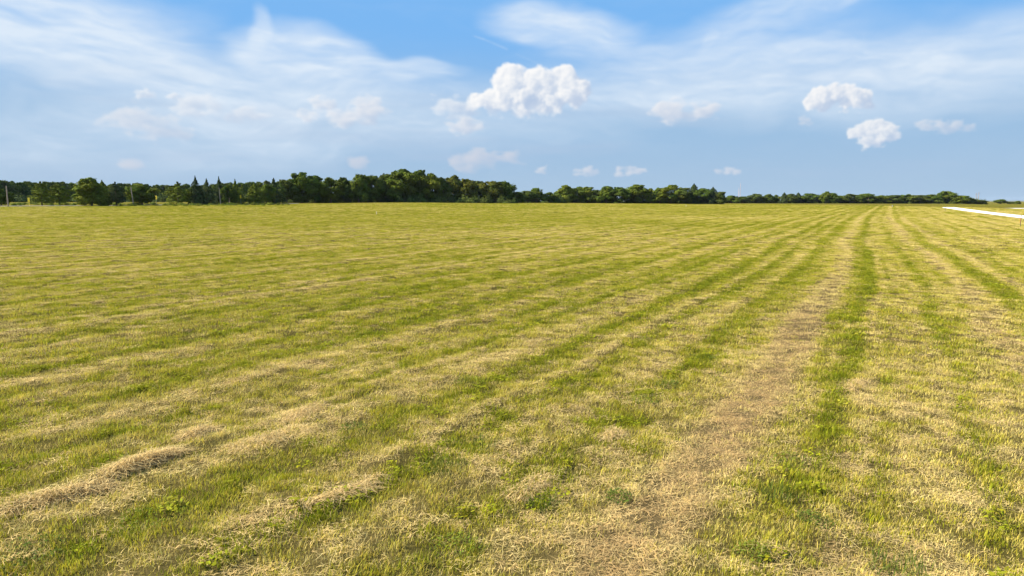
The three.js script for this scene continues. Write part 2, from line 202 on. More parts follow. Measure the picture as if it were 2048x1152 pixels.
// ---------------------------------------------------------------- the sky: air, a thin veil and cumulus, laid out by azimuth and elevation
function makeSky() {
  const W = 4096, Hh = 2048, data = new Float32Array(W * Hh * 4);
  const zen = srgb(92, 156, 236), mid = srgb(125, 184, 242), low = srgb(158, 193, 226), hor = srgb(170, 197, 223);
  const veilC = srgb(226, 238, 251), hazeC = srgb(176, 199, 226), groundC = [0.36, 0.32, 0.12];
  const inFrame = (az, el) => sstep(50, 40, Math.abs(az)) * sstep(24, 17, el);
  const toCol = (az) => ((az - 90) / 360 + 0.5 + 1) % 1 * W;       // az 0 is -z
  for (let j = 0; j < Hh; j++) {
    const el = ((j + 0.5) / Hh - 0.5) * 180;
    for (let i = 0; i < W; i++) {
      const k = (j * W + i) * 4; data[k + 3] = 1;
      if (el < -0.3) { data[k] = groundC[0]; data[k + 1] = groundC[1]; data[k + 2] = groundC[2]; continue; }
      let az = ((i + 0.5) / W - 0.5) * 360 + 90; if (az > 180) az -= 360;
      const e = Math.max(el, 0);
      let c = e < 6 ? mix3(hor, low, sstep(0, 6, e)) : e < 15 ? mix3(low, mid, sstep(5.5, 14, e)) : mix3(mid, zen, sstep(13, 60, e));
      // coordinates that wrap round the dome without a seam
      const ca = Math.cos(az * D) * 57, sa = Math.sin(az * D) * 57;
      const wx = (fbm3(ca * 0.10, sa * 0.10, e * 0.22, 4) - 0.5), wy = (fbm3(ca * 0.10 + 40, sa * 0.10, e * 0.22, 4) - 0.5);
      // veil
      let m = 0; const f = inFrame(az, e);
      if (f > 0) {
        let none = 1;
        for (const [a0, e0, ra, re, tilt, st, ed] of VEIL) {
          const dx = az + wx * 7 - a0, dy = e + wy * 3.2 - e0, ct = Math.cos(tilt * D), sn = Math.sin(tilt * D);
          const q = Math.hypot((dx * ct + dy * sn) / ra, (-dx * sn + dy * ct) / re);
          if (q < 1.6) none *= 1 - st * sstep(1 + ed * 0.45, 1 - ed * 0.75, q);
        }
        m += f * (1 - none);
      }
      if (f < 1) m += (1 - f) * 0.72 * sstep(0.40, 0.66, fbm3(ca * 0.045 + wx * 1.6, sa * 0.045, e * 0.085 + wy * 1.6, 4)) * sstep(-3, 6, e);
      const streak = fbm3(ca * 0.25 + wx * 4, sa * 0.25, e * 1.3 + wy * 5 + az * 0.03, 5);
      const fine = cloudNoise(ca * 0.16 + e * 0.10 + wx * 2.5, sa * 0.16 - e * 0.06, e * 0.75 + wy * 4 + ca * 0.05, 6);
      const strand = cloudNoise(ca * 0.35 + wx * 3, sa * 0.35, e * 2.6 + (ca + sa) * 0.22 + wy * 6, 4);
      m = clamp(m * (0.6 + 0.75 * streak) * (1 + 0.42 * fine + 0.16 * strand) + 0.05 * fine * (1 - m));
      c = mix3(c, veilC, m * 0.92);
      // grey haze layers near the horizon
      const layer = sstep(0.42, 0.7, fbm3(ca * 0.05 + 9, sa * 0.05, e * 0.5 + 3, 4)) * sstep(11, 6, e) * 0.55;
      c = mix3(c, hazeC, layer);
      data[k] = c[0]; data[k + 1] = c[1]; data[k + 2] = c[2];
    }
  }
  // contrail
  for (let s = 0; s + 1 < TRAIL.length; s++) {
    if (s === 2) continue;
    const [a0, e0] = TRAIL[s], [a1, e1] = TRAIL[s + 1], n = 160;
    for (let q = 0; q < n; q++) {
      const t = q / n, a = lerp(a0, a1, t), e = lerp(e0, e1, t), ci = toCol(a), cj = (e / 180 + 0.5) * Hh, wd = s < 2 ? 0.45 + 0.5 * (s + t) / 2 : 0.7;
      for (let y = -3; y <= 3; y++) {
        const row = Math.round(cj) + y, col = Math.round(ci), k = (row * W + col) * 4;
        const w = 0.035 * (s < 2 ? 0.5 + 0.5 * n2(q * 0.12, s * 5) : 0.35) * (s === 0 ? sstep(0, 0.5, t) : 1) * Math.exp(-(((row + 0.5 - cj) / wd) ** 2));
        for (let z = 0; z < 3; z++) data[k + z] = lerp(data[k + z], veilC[z], w);
      }
    }
  }
  // cumulus: soft unions of puffs, torn by noise, marched through and lit from the sun's side
  const L = [-0.82, 0.50, 0.28];
  const clouds = [...CLOUDS]; const r = rng(31);
  for (let q = 0; q < 46; q++) {                                   // the same kind of cumulus all round the sky
    const az = 44 + r() * 272, el = 1.5 + 15 * r() * r() + (r() < 0.2 ? 12 * r() : 0), n = 4 + Math.floor(r() * 9), size = 0.5 + r() * 0.9, puffs = [];
    for (let p = 0; p < n; p++) puffs.push([az + (r() - 0.5) * size * 6, el + (r() - 0.3) * size * 1.6, size * (0.4 + 0.6 * r())]);
    clouds.push({ opacity: 0.35 + 0.6 * r(), warm: r() * 0.5, puffs });
  }
  clouds.forEach((cl, ci) => {
    const firm = cl.opacity > 0.8, P = cl.puffs.map(([x, y, rr], i) => [x, y, rr * (firm ? 1.02 : 1.15), (RND[(i * 37 + ci * 11) & 255] - 0.5) * rr * 0.7]);
    const x0 = Math.min(...P.map((p) => p[0] - p[2] * 2.2)), x1 = Math.max(...P.map((p) => p[0] + p[2] * 2.2)), y0 = Math.max(0.2, Math.min(...P.map((p) => p[1] - p[2] * 1.8))), y1 = Math.max(...P.map((p) => p[1] + p[2] * 1.8)), rm = Math.max(...P.map((p) => p[2]));
    const tall = P.length > 12, size = clamp(rm, 0.3, 1.1), fq = (firm ? 1.15 : 0.7) / size, lo = Math.min(...P.map((p) => p[1] - p[2] * 0.5)), hi = Math.max(...P.map((p) => p[1] + p[2] * 0.5));
    const body = (x, y, z) => { let t = 0; for (const p of P) { const dx = (x - p[0]) * (firm ? 1 : 0.7), dy = (y - p[1]) * (y < p[1] ? 1.25 : 1), dz = z - p[3], q = 1 - Math.sqrt(dx * dx + dy * dy + dz * dz) / p[2]; if (q > -1.4) t += Math.exp(7 * q); } return t > 0 ? Math.log(t) / 7 : -9; };
    const dens = (x, y, z, o) => {
      let f = body(x, y, z); if (f < -0.8) return 0;
      const up = sstep(lo, lerp(lo, hi, 0.7), y), n = cloudNoise(x * fq + ci * 3.7, y * fq * (firm ? 1.1 : 1.7), z * fq, o);
      f += n * (firm ? lerp(0.95, tall ? 0.38 : 0.6, up) : 1.0) + (firm ? lerp(tall ? -0.2 : -0.02, tall ? 0.02 : 0.06, up) : -0.04);
      return clamp(f * (firm ? lerp(tall ? 0.8 : 1.6, tall ? 4.2 : 3, up) : 1.2));
    };
    const lit = mix3(srgb(254, 253, 252), srgb(244, 233, 230), cl.warm), shade = mix3(srgb(172, 194, 224), srgb(190, 203, 224), cl.warm);
    const dx = 360 / W, dz = rm / 7;
    for (let j = Math.floor((y0 / 180 + 0.5) * Hh); j <= (y1 / 180 + 0.5) * Hh; j++) for (let ii = Math.floor(x0 / dx); ii <= x1 / dx; ii++) {
      const x = (ii + 0.5) * dx, y = ((j + 0.5) / Hh - 0.5) * 180; if (y < 0.1) continue;
      let T = 1, sumL = 0, sumW = 0;
      for (let z = rm * 1.6; z > -rm * 1.6 && T > 0.03; z -= dz) {
        const d = dens(x, y, z, 4); if (d <= 0) continue;
        let od = 0; for (let q = 1; q <= 5; q++) { const l = (q - 0.6) * rm * 0.36; od += dens(x + L[0] * l, y + L[1] * l, z + L[2] * l, q < 3 ? 3 : 2); }
        const a = 1 - Math.exp(-d * dz / rm * (firm ? 7 : 2.2)), light = Math.exp(-od * 0.8) * 0.6 + 0.4 * Math.exp(-od * 0.3);
        sumL += T * a * light; sumW += T * a; T *= 1 - a;
      }
      if (sumW < 0.003) continue;
      const s = clamp(sumL / sumW * 1.06), al = clamp(sumW) * cl.opacity;
      const k = (j * W + ((Math.floor(toCol(x)) % W) + W) % W) * 4;
      const c = mix3(shade, lit, s);
      for (let z = 0; z < 3; z++) data[k + z] = lerp(data[k + z], c[z], al);
    }
  });
  const per = 1 / renderer.toneMappingExposure; for (let k = 0; k < data.length; k++) if (k % 4 < 3) data[k] *= per;   // radiance, before the exposure
  const t = new THREE.DataTexture(data, W, Hh, THREE.RGBAFormat, THREE.FloatType);
  t.mapping = THREE.EquirectangularReflectionMapping; t.colorSpace = THREE.LinearSRGBColorSpace; t.magFilter = THREE.LinearFilter; t.wrapS = THREE.RepeatWrapping; t.needsUpdate = true;
  return t;
}
const skyTexture = makeSky();
scene.background = skyTexture; scene.environment = skyTexture;
scene.fog = new THREE.FogExp2(new THREE.Color().setRGB(0.62, 0.75, 0.95), 0.00002);
scene.backgroundIntensity = 1; scene.environmentIntensity = 1;

// ---------------------------------------------------------------- helpers
const taken = new Map();
function numbered(name) { const n = taken.get(name) ?? 0; taken.set(name, n + 1); return n ? `${name}_${String(n).padStart(3, '0')}` : name; }
function thing(name, label, category, position, turn = 0, group) {
  const o = new THREE.Group(); o.name = numbered(name); o.position.set(...position); o.rotation.y = turn;
  o.userData = { label, category }; if (group) o.userData.group = group; scene.add(o); return o;
}
function part(name, geometry, material, parent) { const m = new THREE.Mesh(geometry, material); m.name = name; m.castShadow = m.receiveShadow = true; parent.add(m); return m; }
function structure(name, label, category, geometry, material) { const m = part(name, geometry, material, scene); m.userData = { label, category, kind: 'structure' }; return m; }
class Faces {                                              // collects triangles with vertex colours
  constructor() { this.p = []; this.n = []; this.c = []; this.i = []; }
  get count() { return this.p.length / 3; }
  v(x, y, z, nx, ny, nz, c) { this.p.push(x, y, z); this.n.push(nx, ny, nz); this.c.push(c[0], c[1], c[2]); return this.p.length / 3 - 1; }
  t(a, b, c) { this.i.push(a, b, c); }
  geometry() {
    const g = new THREE.BufferGeometry();
    g.setAttribute('position', new THREE.Float32BufferAttribute(this.p, 3)); g.setAttribute('normal', new THREE.Float32BufferAttribute(this.n, 3)); g.setAttribute('color', new THREE.Float32BufferAttribute(this.c, 3)); g.setIndex(this.i); return g;
  }
}
const leafy = (rgb, through = 0.35) => { const m = new THREE.MeshPhysicalMaterial({ roughness: 0.9, transmission: through, thickness: 0, specularIntensity: 0.06, vertexColors: true, side: THREE.DoubleSide }); m.color.setRGB(...rgb); return m; };
const matte = (rgb, rough = 0.9) => { const m = new THREE.MeshStandardMaterial({ roughness: rough }); m.color.setRGB(...rgb); return m; };

// ---------------------------------------------------------------- terrain
function farGround(az, d) {
  az = clamp(az, TERRAIN[0][0], TERRAIN[TERRAIN.length - 1][0]);
  let i = 0; while (i < TERRAIN.length - 2 && az > TERRAIN[i + 1][0]) i++;
  const A = TERRAIN[i], B = TERRAIN[i + 1]; let t = (az - A[0]) / (B[0] - A[0]); t = t * t * (3 - 2 * t);
  const dE = lerp(A[1], B[1], t), hE = lerp(A[2], B[2], t), dF = lerp(A[3], B[3], t), hF = lerp(A[4], B[4], t);
  return [d < dE ? hE * (d / dE) ** 1.4 : d < dF ? lerp(hE, hF, (d - dE) / (dF - dE)) : hF, dE];
}
const azOf = (x, z) => Math.atan2(x, -z) / D;
// mowing rows run 29.3 degrees right of north; u across them, v along them
const ROW = 29.3 * D, RC = Math.cos(ROW), RS = Math.sin(ROW);
const BEND = [[-500, 0], [28, 0], [43, -0.7], [54, -1.15], [78, -2.0], [115, -3.0], [160, -3.4], [250, -4.1], [900, -6]];
function bend(v) { let i = 0; while (i < BEND.length - 2 && v > BEND[i + 1][0]) i++; const [a, p] = BEND[i], [b, q] = BEND[i + 1]; return lerp(p, q, clamp((v - a) / (b - a))); }
function rows(x, z) {
  const u = x * RC + z * RS, v = x * RS - z * RC;
  return [u - bend(v) + (n2(v * 0.09, 3.3) - 0.5) * 0.55 + (n2(v * 0.35, u * 0.2) - 0.5) * 0.16, v];
}
// [centre across the rows, half width, green, straw, ridge]
const STRIPS = [[-0.78, 0.19, 0.75, -0.3, 0.02], [-0.40, 0.12, -0.2, 0.45, 0], [-1.9, 0.36, -0.85, 1.2, 0.0], [-1.25, 0.3, 0.25, -0.1, 0], [-2.75, 0.3, 0.1, 0.2, 0], [-3.4, 0.28, 0.4, -0.2, 0], [-4.0, 0.25, -0.1, 0.3, 0.02], [-4.75, 0.2, 0.45, 0, 0.0], [-5.1, 0.12, -0.25, 0.6, 0.05], [-5.9, 0.18, 0.6, -0.3, 0], [-6.6, 0.26, -0.2, 0.42, 0.02], [-7.35, 0.14, -0.1, 0.6, 0.05], [-7.75, 0.2, 0.55, -0.1, 0], [0.2, 0.5, -0.12, 0.22, 0], [0.92, 0.13, 0.5, -0.2, 0], [2.1, 0.38, -0.5, 1.0, 0], [3.05, 0.26, 0.5, -0.2, 0], [3.9, 0.4, -0.3, 0.6, 0], [4.7, 0.18, 0.4, -0.2, 0]];
function field(x, z) {                                     // what grows at a place: greenness, loose straw, ridge height
  const [u, v] = rows(x, z);
  let g = 0, s = 0, h = 0;
  const add = (c, w, dg, ds, dh, f) => { const q = Math.abs(u - c) / w; if (q < 2.2) { const k = Math.exp(-q * q) * f; g += dg * k; s += ds * k; h += dh * k; } };
  if (u > -8.6 && u < 5.4) for (const [c, w, dg, ds, dh] of STRIPS) add(c, w, dg, ds, dh, clamp(0.55 + 0.9 * (n2(v * 0.22, c * 7.7) - 0.1)) * (dg > 0.5 ? 0.35 + 0.65 * sstep(6, 13, v) : ds > 1.1 ? 1 - 0.65 * sstep(16, 34, v) : 1));
  else {
    const P = 2.35, k0 = Math.floor(u / P);
    for (let k = k0 - 1; k <= k0 + 1; k++) {
      const r1 = RND[(k * 13 + 400) & 255], r2 = RND[(k * 29 + 411) & 255], r3 = RND[(k * 7 + 427) & 255], c = (k + 0.5 + (r1 - 0.5) * 0.5) * P, f = clamp(0.4 + 1.2 * (n2(v * 0.06, k * 3.1) - 0.15));
      add(c, 0.12 + 0.10 * r2, 0.28 + 0.4 * r3, -0.2, 0.0, f);
      add(c + 0.75 + 0.3 * r2, 0.28 + 0.22 * r3, -0.18, 0.22 + 0.28 * r1, 0.02, clamp(0.3 + 1.4 * (n2(v * 0.06 + 50, k * 3.1) - 0.15)));
    }
  }
  { // thin ruts and cut lines between the swaths
    const P = 0.92, k0 = Math.floor(u / P);
    for (let k = k0 - 1; k <= k0 + 1; k++) { const a = RND[(k * 17 + 500) & 255], b = RND[(k * 31 + 533) & 255], w = clamp(0.2 + 1.3 * (n2(v * 0.05 + a * 30, k * 2.7) - 0.2)); add((k + 0.5 + (a - 0.5) * 0.7) * P, 0.07 + 0.05 * b, b > 0.45 ? 0.42 : -0.3, b > 0.45 ? -0.2 : 0.4, b > 0.45 ? -0.02 : 0.012, w); }
  }
  const bare = Math.exp(-(((u + 1.9) / 0.36) ** 2)) * clamp(0.6 + 0.8 * (n2(v * 0.3, 8.8) - 0.3)) * (1 - 0.7 * sstep(20, 42, v));
  const big = fbm2(x * 0.035 + 5, z * 0.035, 3) - 0.5, midn = fbm2(x * 0.30, z * 0.30 + 9, 3) - 0.5, fine = (fbm2(x * 1.9 + 3, z * 1.9, 3) - 0.5) * 0.5 + (fbm2(x * 6 + 3, z * 6, 2) - 0.5) * 0.6;
  g = 0.40 + 0.10 * sstep(-1, -5, u) - 0.06 * sstep(0, 2, u) + g * 0.95 + big * 0.45 + midn * 0.35 + fine * 1.25;
  s = 0.17 + 0.14 * sstep(15, 6, v) * sstep(-4.5, -2.5, u) - 0.05 * sstep(-1, -5, u) + s * 0.75 - big * 0.25 - midn * 0.3 + (fbm2(x * 1.7 + 70, z * 1.7, 2) - 0.5) * 0.8 + (fbm2(x * 5.5 + 70, z * 5.5, 2) - 0.5) * 0.6;
  return [clamp(g - bare * 0.5), clamp(s), h, bare];
}
function groundY(x, z) {
  const d = Math.hypot(x, z), near = sstep(160, 40, d);
  let y = farGround(azOf(x, z), d)[0];
  if (near > 0) y += near * ((fbm2(x * 0.5, z * 0.5, 3) - 0.5) * 0.10 + (fbm2(x * 2.2 + 8, z * 2.2, 2) - 0.5) * 0.07 + (d < 60 ? field(x, z)[2] : 0));
  return y;
}
const at = (az, d) => { const x = Math.sin(az * D) * d, z = -Math.cos(az * D) * d; return [x, groundY(x, z), z]; };
const isField = (x, z) => { const d = Math.hypot(x, z), az = azOf(x, z); return d < farGround(az, d)[1] + 2 && !(onRoad(x, z) < 0.8); };
// gravel road right of the field
const ROAD = [[22, 20], [42, -26.5], [64, -71.5], [86.5, -116.5], [101, -147.5], [123.5, -192.5], [128, -201]], ROAD_HALF = 1.9;
function distTo(line, x, z) { let m = 1e9; for (let i = 0; i + 1 < line.length; i++) { const [ax, az] = line[i], [bx, bz] = line[i + 1], dx = bx - ax, dz = bz - az, t = clamp(((x - ax) * dx + (z - az) * dz) / (dx * dx + dz * dz)); m = Math.min(m, Math.hypot(x - ax - dx * t, z - az - dz * t)); } return m; }
function onRoad(x, z) { return (x > 15 && x < 140 && z < 25 && z > -215) ? distTo(ROAD, x, z) - ROAD_HALF : 99; }

// albedo of the soil and thatch under the grass (matter colours, patchy, field ground also darkened for shadow between blades)
const SOIL = [0.17, 0.115, 0.055], THATCH = [0.34, 0.25, 0.11], TURF = [0.15, 0.15, 0.025], PALE = [0.33, 0.28, 0.075];
const groundMap = (() => {                                // fibrous grain, tiled in metres
  const N = 1024, d = new Uint8Array(N * N * 4), a = new Float32Array(N * N).fill(0.5), r = rng(5);
  for (let q = 0; q < 26000; q++) {
    let x = r() * N, y = r() * N; const t = r() * 6.283, l = 6 + r() * 26, v = 0.3 + r() * 0.7;
    for (let s = 0; s < l; s++) { a[((Math.floor(y + Math.sin(t) * s) % N + N) % N) * N + (Math.floor(x + Math.cos(t) * s) % N + N) % N] = v; }
  }
  for (let i = 0; i < N * N; i++) { const v = Math.round(255 * a[i]); d[i * 4] = v; d[i * 4 + 1] = v; d[i * 4 + 2] = v; d[i * 4 + 3] = 255; }
  const t = new THREE.DataTexture(d, N, N, THREE.RGBAFormat); t.wrapS = t.wrapT = THREE.RepeatWrapping; t.magFilter = THREE.LinearFilter; t.colorSpace = THREE.SRGBColorSpace; t.needsUpdate = true; return t;
})();
{
  const N = 560, E = 5200, K = 7.4, A = E / Math.sinh(K), f = (i) => A * Math.sinh(K * (2 * i / N - 1));
  const pos = new Float32Array((N + 1) ** 2 * 3), uv = new Float32Array((N + 1) ** 2 * 2), col = new Float32Array((N + 1) ** 2 * 3), idx = [];
  for (let j = 0, q = 0; j <= N; j++) for (let i = 0; i <= N; i++, q++) {
    const x = f(i), z = f(j) - 8, d = Math.hypot(x, z), y = groundY(x, z);
    pos.set([x, y, z], q * 3); uv.set([x / 1.5, z / 1.5], q * 2);
    let c;
    if (d < 700 && isField(x, z)) { const [g, s, , bare] = field(x, z); c = mix3(mix3(SOIL, PALE, 0.5), TURF, g * 0.6); c = mix3(mix3(c, THATCH, s * 0.6), [0.33, 0.24, 0.12], bare * 0.8); }
    else c = mix3([0.27, 0.225, 0.045], [0.18, 0.18, 0.025], clamp(fbm2(x * 0.02, z * 0.05, 4) * 1.6 - 0.35));
    col.set(c.map((v) => v * (d < 700 && isField(x, z) ? 1.35 : 1.9)), q * 3);  // lower factor in the field paints in the shadowed gaps of the grass
    if (i < N && j < N) idx.push(q, q + N + 1, q + 1, q + 1, q + N + 1, q + N + 2);
  }
  const g = new THREE.BufferGeometry(); g.setAttribute('position', new THREE.BufferAttribute(pos, 3)); g.setAttribute('uv', new THREE.BufferAttribute(uv, 2)); g.setAttribute('color', new THREE.BufferAttribute(col, 3)); g.setIndex(idx); g.computeVertexNormals();
  const m = new THREE.MeshPhysicalMaterial({ map: groundMap, bumpMap: groundMap, bumpScale: 0.012, roughness: 1, specularIntensity: 0, vertexColors: true });
  structure('ground', 'wide mown hay field of green and straw-coloured rows reaching the horizon', 'field', g, m);
}
// ribbon lying on the ground, a little above it
function ribbon(line, half, lift, step = 2, wob = 0.25) {
  const pts = []; for (let i = 0; i + 1 < line.length; i++) { const [ax, az] = line[i], [bx, bz] = line[i + 1], n = Math.max(1, Math.round(Math.hypot(bx - ax, bz - az) / step)); for (let k = 0; k < n; k++) pts.push([lerp(ax, bx, k / n), lerp(az, bz, k / n)]); } pts.push(line[line.length - 1]);
  const M = 8, pos = [], uv = [], idx = [];
  pts.forEach(([x, z], i) => {
    const [px, pz] = pts[Math.max(0, i - 1)], [qx, qz] = pts[Math.min(pts.length - 1, i + 1)], l = Math.hypot(qx - px, qz - pz), nx = -(qz - pz) / l, nz = (qx - px) / l;
    for (let k = 0; k <= M; k++) { const s = (k / M * 2 - 1), e = half * s + (k === 0 || k === M ? (n2(i * 0.4, k * 9) - 0.5) * wob * 2 : 0), X = x + nx * e, Z = z + nz * e, crown = k === 0 || k === M ? -0.05 : 0.03 * (1 - s * s); pos.push(X, groundY(X, Z) + lift + crown, Z); uv.push(X / 2, Z / 2); if (i + 1 < pts.length && k < M) { const a = i * (M + 1) + k; idx.push(a, a + 1, a + M + 1, a + 1, a + M + 2, a + M + 1); } }
  });
  const g = new THREE.BufferGeometry(); g.setAttribute('position', new THREE.Float32BufferAttribute(pos, 3)); g.setAttribute('uv', new THREE.Float32BufferAttribute(uv, 2)); g.setIndex(idx); g.computeVertexNormals(); return g;
}
const gravelMap = (() => {
  const N = 512, d = new Uint8Array(N * N * 4), r = rng(8);
  for (let i = 0; i < N * N; i++) { const v = 215 + 40 * r() * fbm2(i % N * 0.08, Math.floor(i / N) * 0.08, 3); d[i * 4] = Math.min(255, v); d[i * 4 + 1] = Math.min(255, v * 0.985); d[i * 4 + 2] = Math.min(255, v * 0.95); d[i * 4 + 3] = 255; }
  const t = new THREE.DataTexture(d, N, N, THREE.RGBAFormat); t.wrapS = t.wrapT = THREE.RepeatWrapping; t.magFilter = THREE.LinearFilter; t.colorSpace = THREE.SRGBColorSpace; t.needsUpdate = true; return t;
})();
const gravel = new THREE.MeshStandardMaterial({ map: gravelMap, bumpMap: gravelMap, bumpScale: 0.01, roughness: 1 });
structure('gravel_road', 'white crushed-stone road running away at the right edge of the field', 'road', ribbon(ROAD, ROAD_HALF, 0.07, 1.5, 0.2), gravel);
structure('gravel_track', 'short white strip of a second gravel road beyond the first', 'road', ribbon([[144, -200.5], [160, -210], [185, -224], [215, -240]], 2.2, 0.12), gravel);
const LEFT_EDGE = [[-52, 244], [-44, 243], [-36.7, 247], [-32, 257], [-27.8, 275], [-23, 290], [-19, 304], [-17.5, 312]];
const laneMat = matte([0.15, 0.135, 0.11], 0.95);
structure('lane', 'thin grey country lane along the left edge of the field', 'road', ribbon(LEFT_EDGE.map(([a, d]) => [Math.sin(a * D) * d, -Math.cos(a * D) * d]), 2.6, 0.1), laneMat);

// ---------------------------------------------------------------- grass: blade patches
const flatShaded = (F) => { const g = F.geometry(); g.deleteAttribute('normal'); return g; };   // a blade is lit by its own slope, on both sides
function blade(F, r, x, z, y0, h, w, lean, dir, c, flat = false) {
  const cx = Math.cos(dir), sx = Math.sin(dir), px = -sx * w / 2, pz = cx * w / 2;
  const nx = cx * 0.5, ny = 0.85, nz = sx * 0.5, l1 = lean * 0.35, l2 = lean, m = flat ? y0 + h : y0 + h * 0.6;
  const a = F.v(x - px, y0, z - pz, nx, ny, nz, c), b = F.v(x + px, y0, z + pz, nx, ny, nz, c);
  const k = F.v(x + cx * l1 - px * 0.8, m, z + sx * l1 - pz * 0.8, nx, ny, nz, c), e = F.v(x + cx * l1 + px * 0.8, m, z + sx * l1 + pz * 0.8, nx, ny, nz, c);
  const t = F.v(x + cx * l2, flat ? y0 + h * 0.5 * r() : y0 + h, z + sx * l2, nx, ny, nz, c);
  F.t(a, b, k); F.t(b, e, k); F.t(k, e, t);
}
const tint = (r, v = 0.22, hue = 0.10) => { const b = 1 + (r() - 0.5) * 2 * v, q = (r() - 0.5) * 2 * hue; return [b * (1 + q), b, b * (1 - q)]; };
// kinds: upright green blades, pale stubble, loose straw lying about, round leaves
function patch(kind, seed, n, R, wide, tall) {
  const r = rng(seed), F = new Faces();
  for (let q = 0; q < n; q++) {
    const a = r() * 6.283, d = R * Math.sqrt(r()), x = Math.cos(a) * d, z = Math.sin(a) * d, dir = r() * 6.283;
    if (kind === 'green') blade(F, r, x, z, -0.02, tall * (0.45 + 0.75 * r()) * (1 - 0.3 * d / R), wide * (0.6 + 0.8 * r()), tall * (0.15 + 0.9 * r() * r()), dir, tint(r, 0.25, 0.16));
    else if (kind === 'stubble') blade(F, r, x, z, -0.02, tall * (0.35 + 0.7 * r()), wide * (0.5 + 0.6 * r()), tall * (0.1 + 0.7 * r()), dir, tint(r, 0.3, 0.08));
    else if (kind === 'straw') { const len = tall * (0.8 + 1.9 * r()); blade(F, r, x, z, 0.002 + r() * tall * 0.35, (r() - 0.25) * tall * 0.35, wide * (0.6 + 0.6 * r()), len, dir, tint(r, 0.32, 0.06), true); }
    else {
      const y = tall * (0.25 + 0.75 * r()) * (1 - 0.5 * (d / R) ** 2), c = tint(r, 0.2, 0.1), s = wide * (0.6 + 0.8 * r()), tx = (r() - 0.5) * 1.1, tz = (r() - 0.5) * 1.1, cx = Math.cos(dir) * s, sx = Math.sin(dir) * s;
      const p = [[cx, sx], [-sx * 0.6, cx * 0.6], [-cx, -sx], [sx * 0.6, -cx * 0.6]].map(([u, v]) => F.v(x + u, y + u * tx + v * tz, z + v, -tx, 1, -tz, c));
      F.t(p[0], p[2], p[1]); F.t(p[0], p[3], p[2]);
      if (q % 3 === 0) blade(F, r, x, z, -0.01, y, 0.004, 0.01, dir, c);
    }
  }
  return flatShaded(F);
}
// linear albedo of living and dry matter
const C_GREEN = [0.13, 0.172, 0.010], C_LIME = [0.35, 0.345, 0.018], C_DRYGREEN = [0.54, 0.45, 0.09], C_STRAW = [0.65, 0.475, 0.20], C_TAN = [0.46, 0.315, 0.135], C_PALE = [0.69, 0.55, 0.225];
const C_BARE = [0.53, 0.365, 0.16];
const bladeMat = leafy([1, 1, 1], 0.45), dryMat = leafy([1, 1, 1], 0.25);
const LODS = [   // from, to, per square metre, patch radius, blade width, height factor, blades
  [2.6, 15, 190, 0.11, 0.006, 1, 28],
  [15, 46, 58, 0.16, 0.008, 1.05, 40],
  [46, 125, 14, 0.30, 0.014, 1.15, 56],
  [125, 460, 3.4, 0.55, 0.03, 1.25, 60],
];
const sets = {};   // kind -> list of { geometry, items }
for (const kind of ['green', 'stubble', 'straw', 'leaf']) sets[kind] = LODS.map(([, , , R, w, h, n], l) => [0, 1, 2].map((v) => ({
  items: [], geometry: patch(kind, 100 + l * 10 + v + kind.length * 1000, kind === 'straw' ? Math.round(n * 0.9) : kind === 'leaf' ? Math.round(n * 0.9) : n, R * (kind === 'leaf' ? 0.75 : 1), kind === 'leaf' ? w * 2.6 : kind === 'straw' ? w * 0.72 : kind === 'stubble' ? w * 0.75 : w, (kind === 'straw' ? 0.05 : kind === 'leaf' ? 0.085 : kind === 'green' ? 0.088 : 0.07) * h) })));
{
  const r = rng(99);
  LODS.forEach(([d0, d1, per, R], l) => {
    const span = l === 0 ? 62 : l === 1 ? 50 : 44;
    const area = (2 * span) / 360 * Math.PI * (d1 * d1 - d0 * d0), n = Math.round(area * per);
    for (let q = 0; q < n; q++) {
      const az = (r() * 2 - 1) * span, j = 1 + (r() - 0.5) * 0.24, d = Math.sqrt(d0 * d0 + r() * (d1 * d1 - d0 * d0)) * (l === 0 ? 1 : 1) * (d1 > 400 ? 1 : j), x = Math.sin(az * D) * d, z = -Math.cos(az * D) * d;
      if (!isField(x, z)) continue;
      const [g, s, , bare] = field(x, z), pick = r(), p = r(), e = r();
      let kind, c, size = 0.75 + 0.5 * r();
      const pStraw = clamp(s * 0.78 - 0.04), pGreen = clamp(0.08 + 0.68 * g) * (1 - pStraw);
      if (r() < bare * 0.35) continue;
      if (pick < pStraw) { kind = 'straw'; c = mix3(mix3(C_STRAW, C_PALE, e), C_TAN, clamp(p * 0.8 * s + (s - 0.8) * 1.0)), c = mix3(c, C_BARE, bare * 0.8); }
      else if (pick < pStraw + pGreen) {
        kind = g > 0.72 && p < 0.15 ? 'leaf' : 'green'; c = mix3(mix3(C_DRYGREEN, C_LIME, clamp(g * 1.3 + (e - 0.5) * 0.5)), C_GREEN, clamp((g - 0.52) * 1.35 + (p - 0.5) * 0.5));
        size *= 0.8 + 0.45 * g;
      } else { kind = 'stubble'; c = mix3(mix3(C_DRYGREEN, C_PALE, clamp(0.3 + 0.7 * e - 0.35 * g)), C_LIME, clamp(g * 0.7 * p)); }
      const b = 0.74 + 0.5 * r();
      sets[kind][l][Math.floor(r() * 3)].items.push([x, groundY(x, z), z, r() * 6.283, size * (0.92 + 0.16 * r()), size, c[0] * b, c[1] * b, c[2] * b]);
    }
  });
}
const GRASS_NAMES = { green: ['green_grass', 'green and lime-coloured grass blades regrowing between the mown rows', 'grass'], stubble: ['dry_stubble', 'pale short stubble of cut grass all over the field', 'stubble'], straw: ['loose_straw', 'loose cut straw lying in dry strips across the field', 'straw'], leaf: ['ground_cover', 'low round-leaved weeds growing in the greenest strips', 'weeds'] };
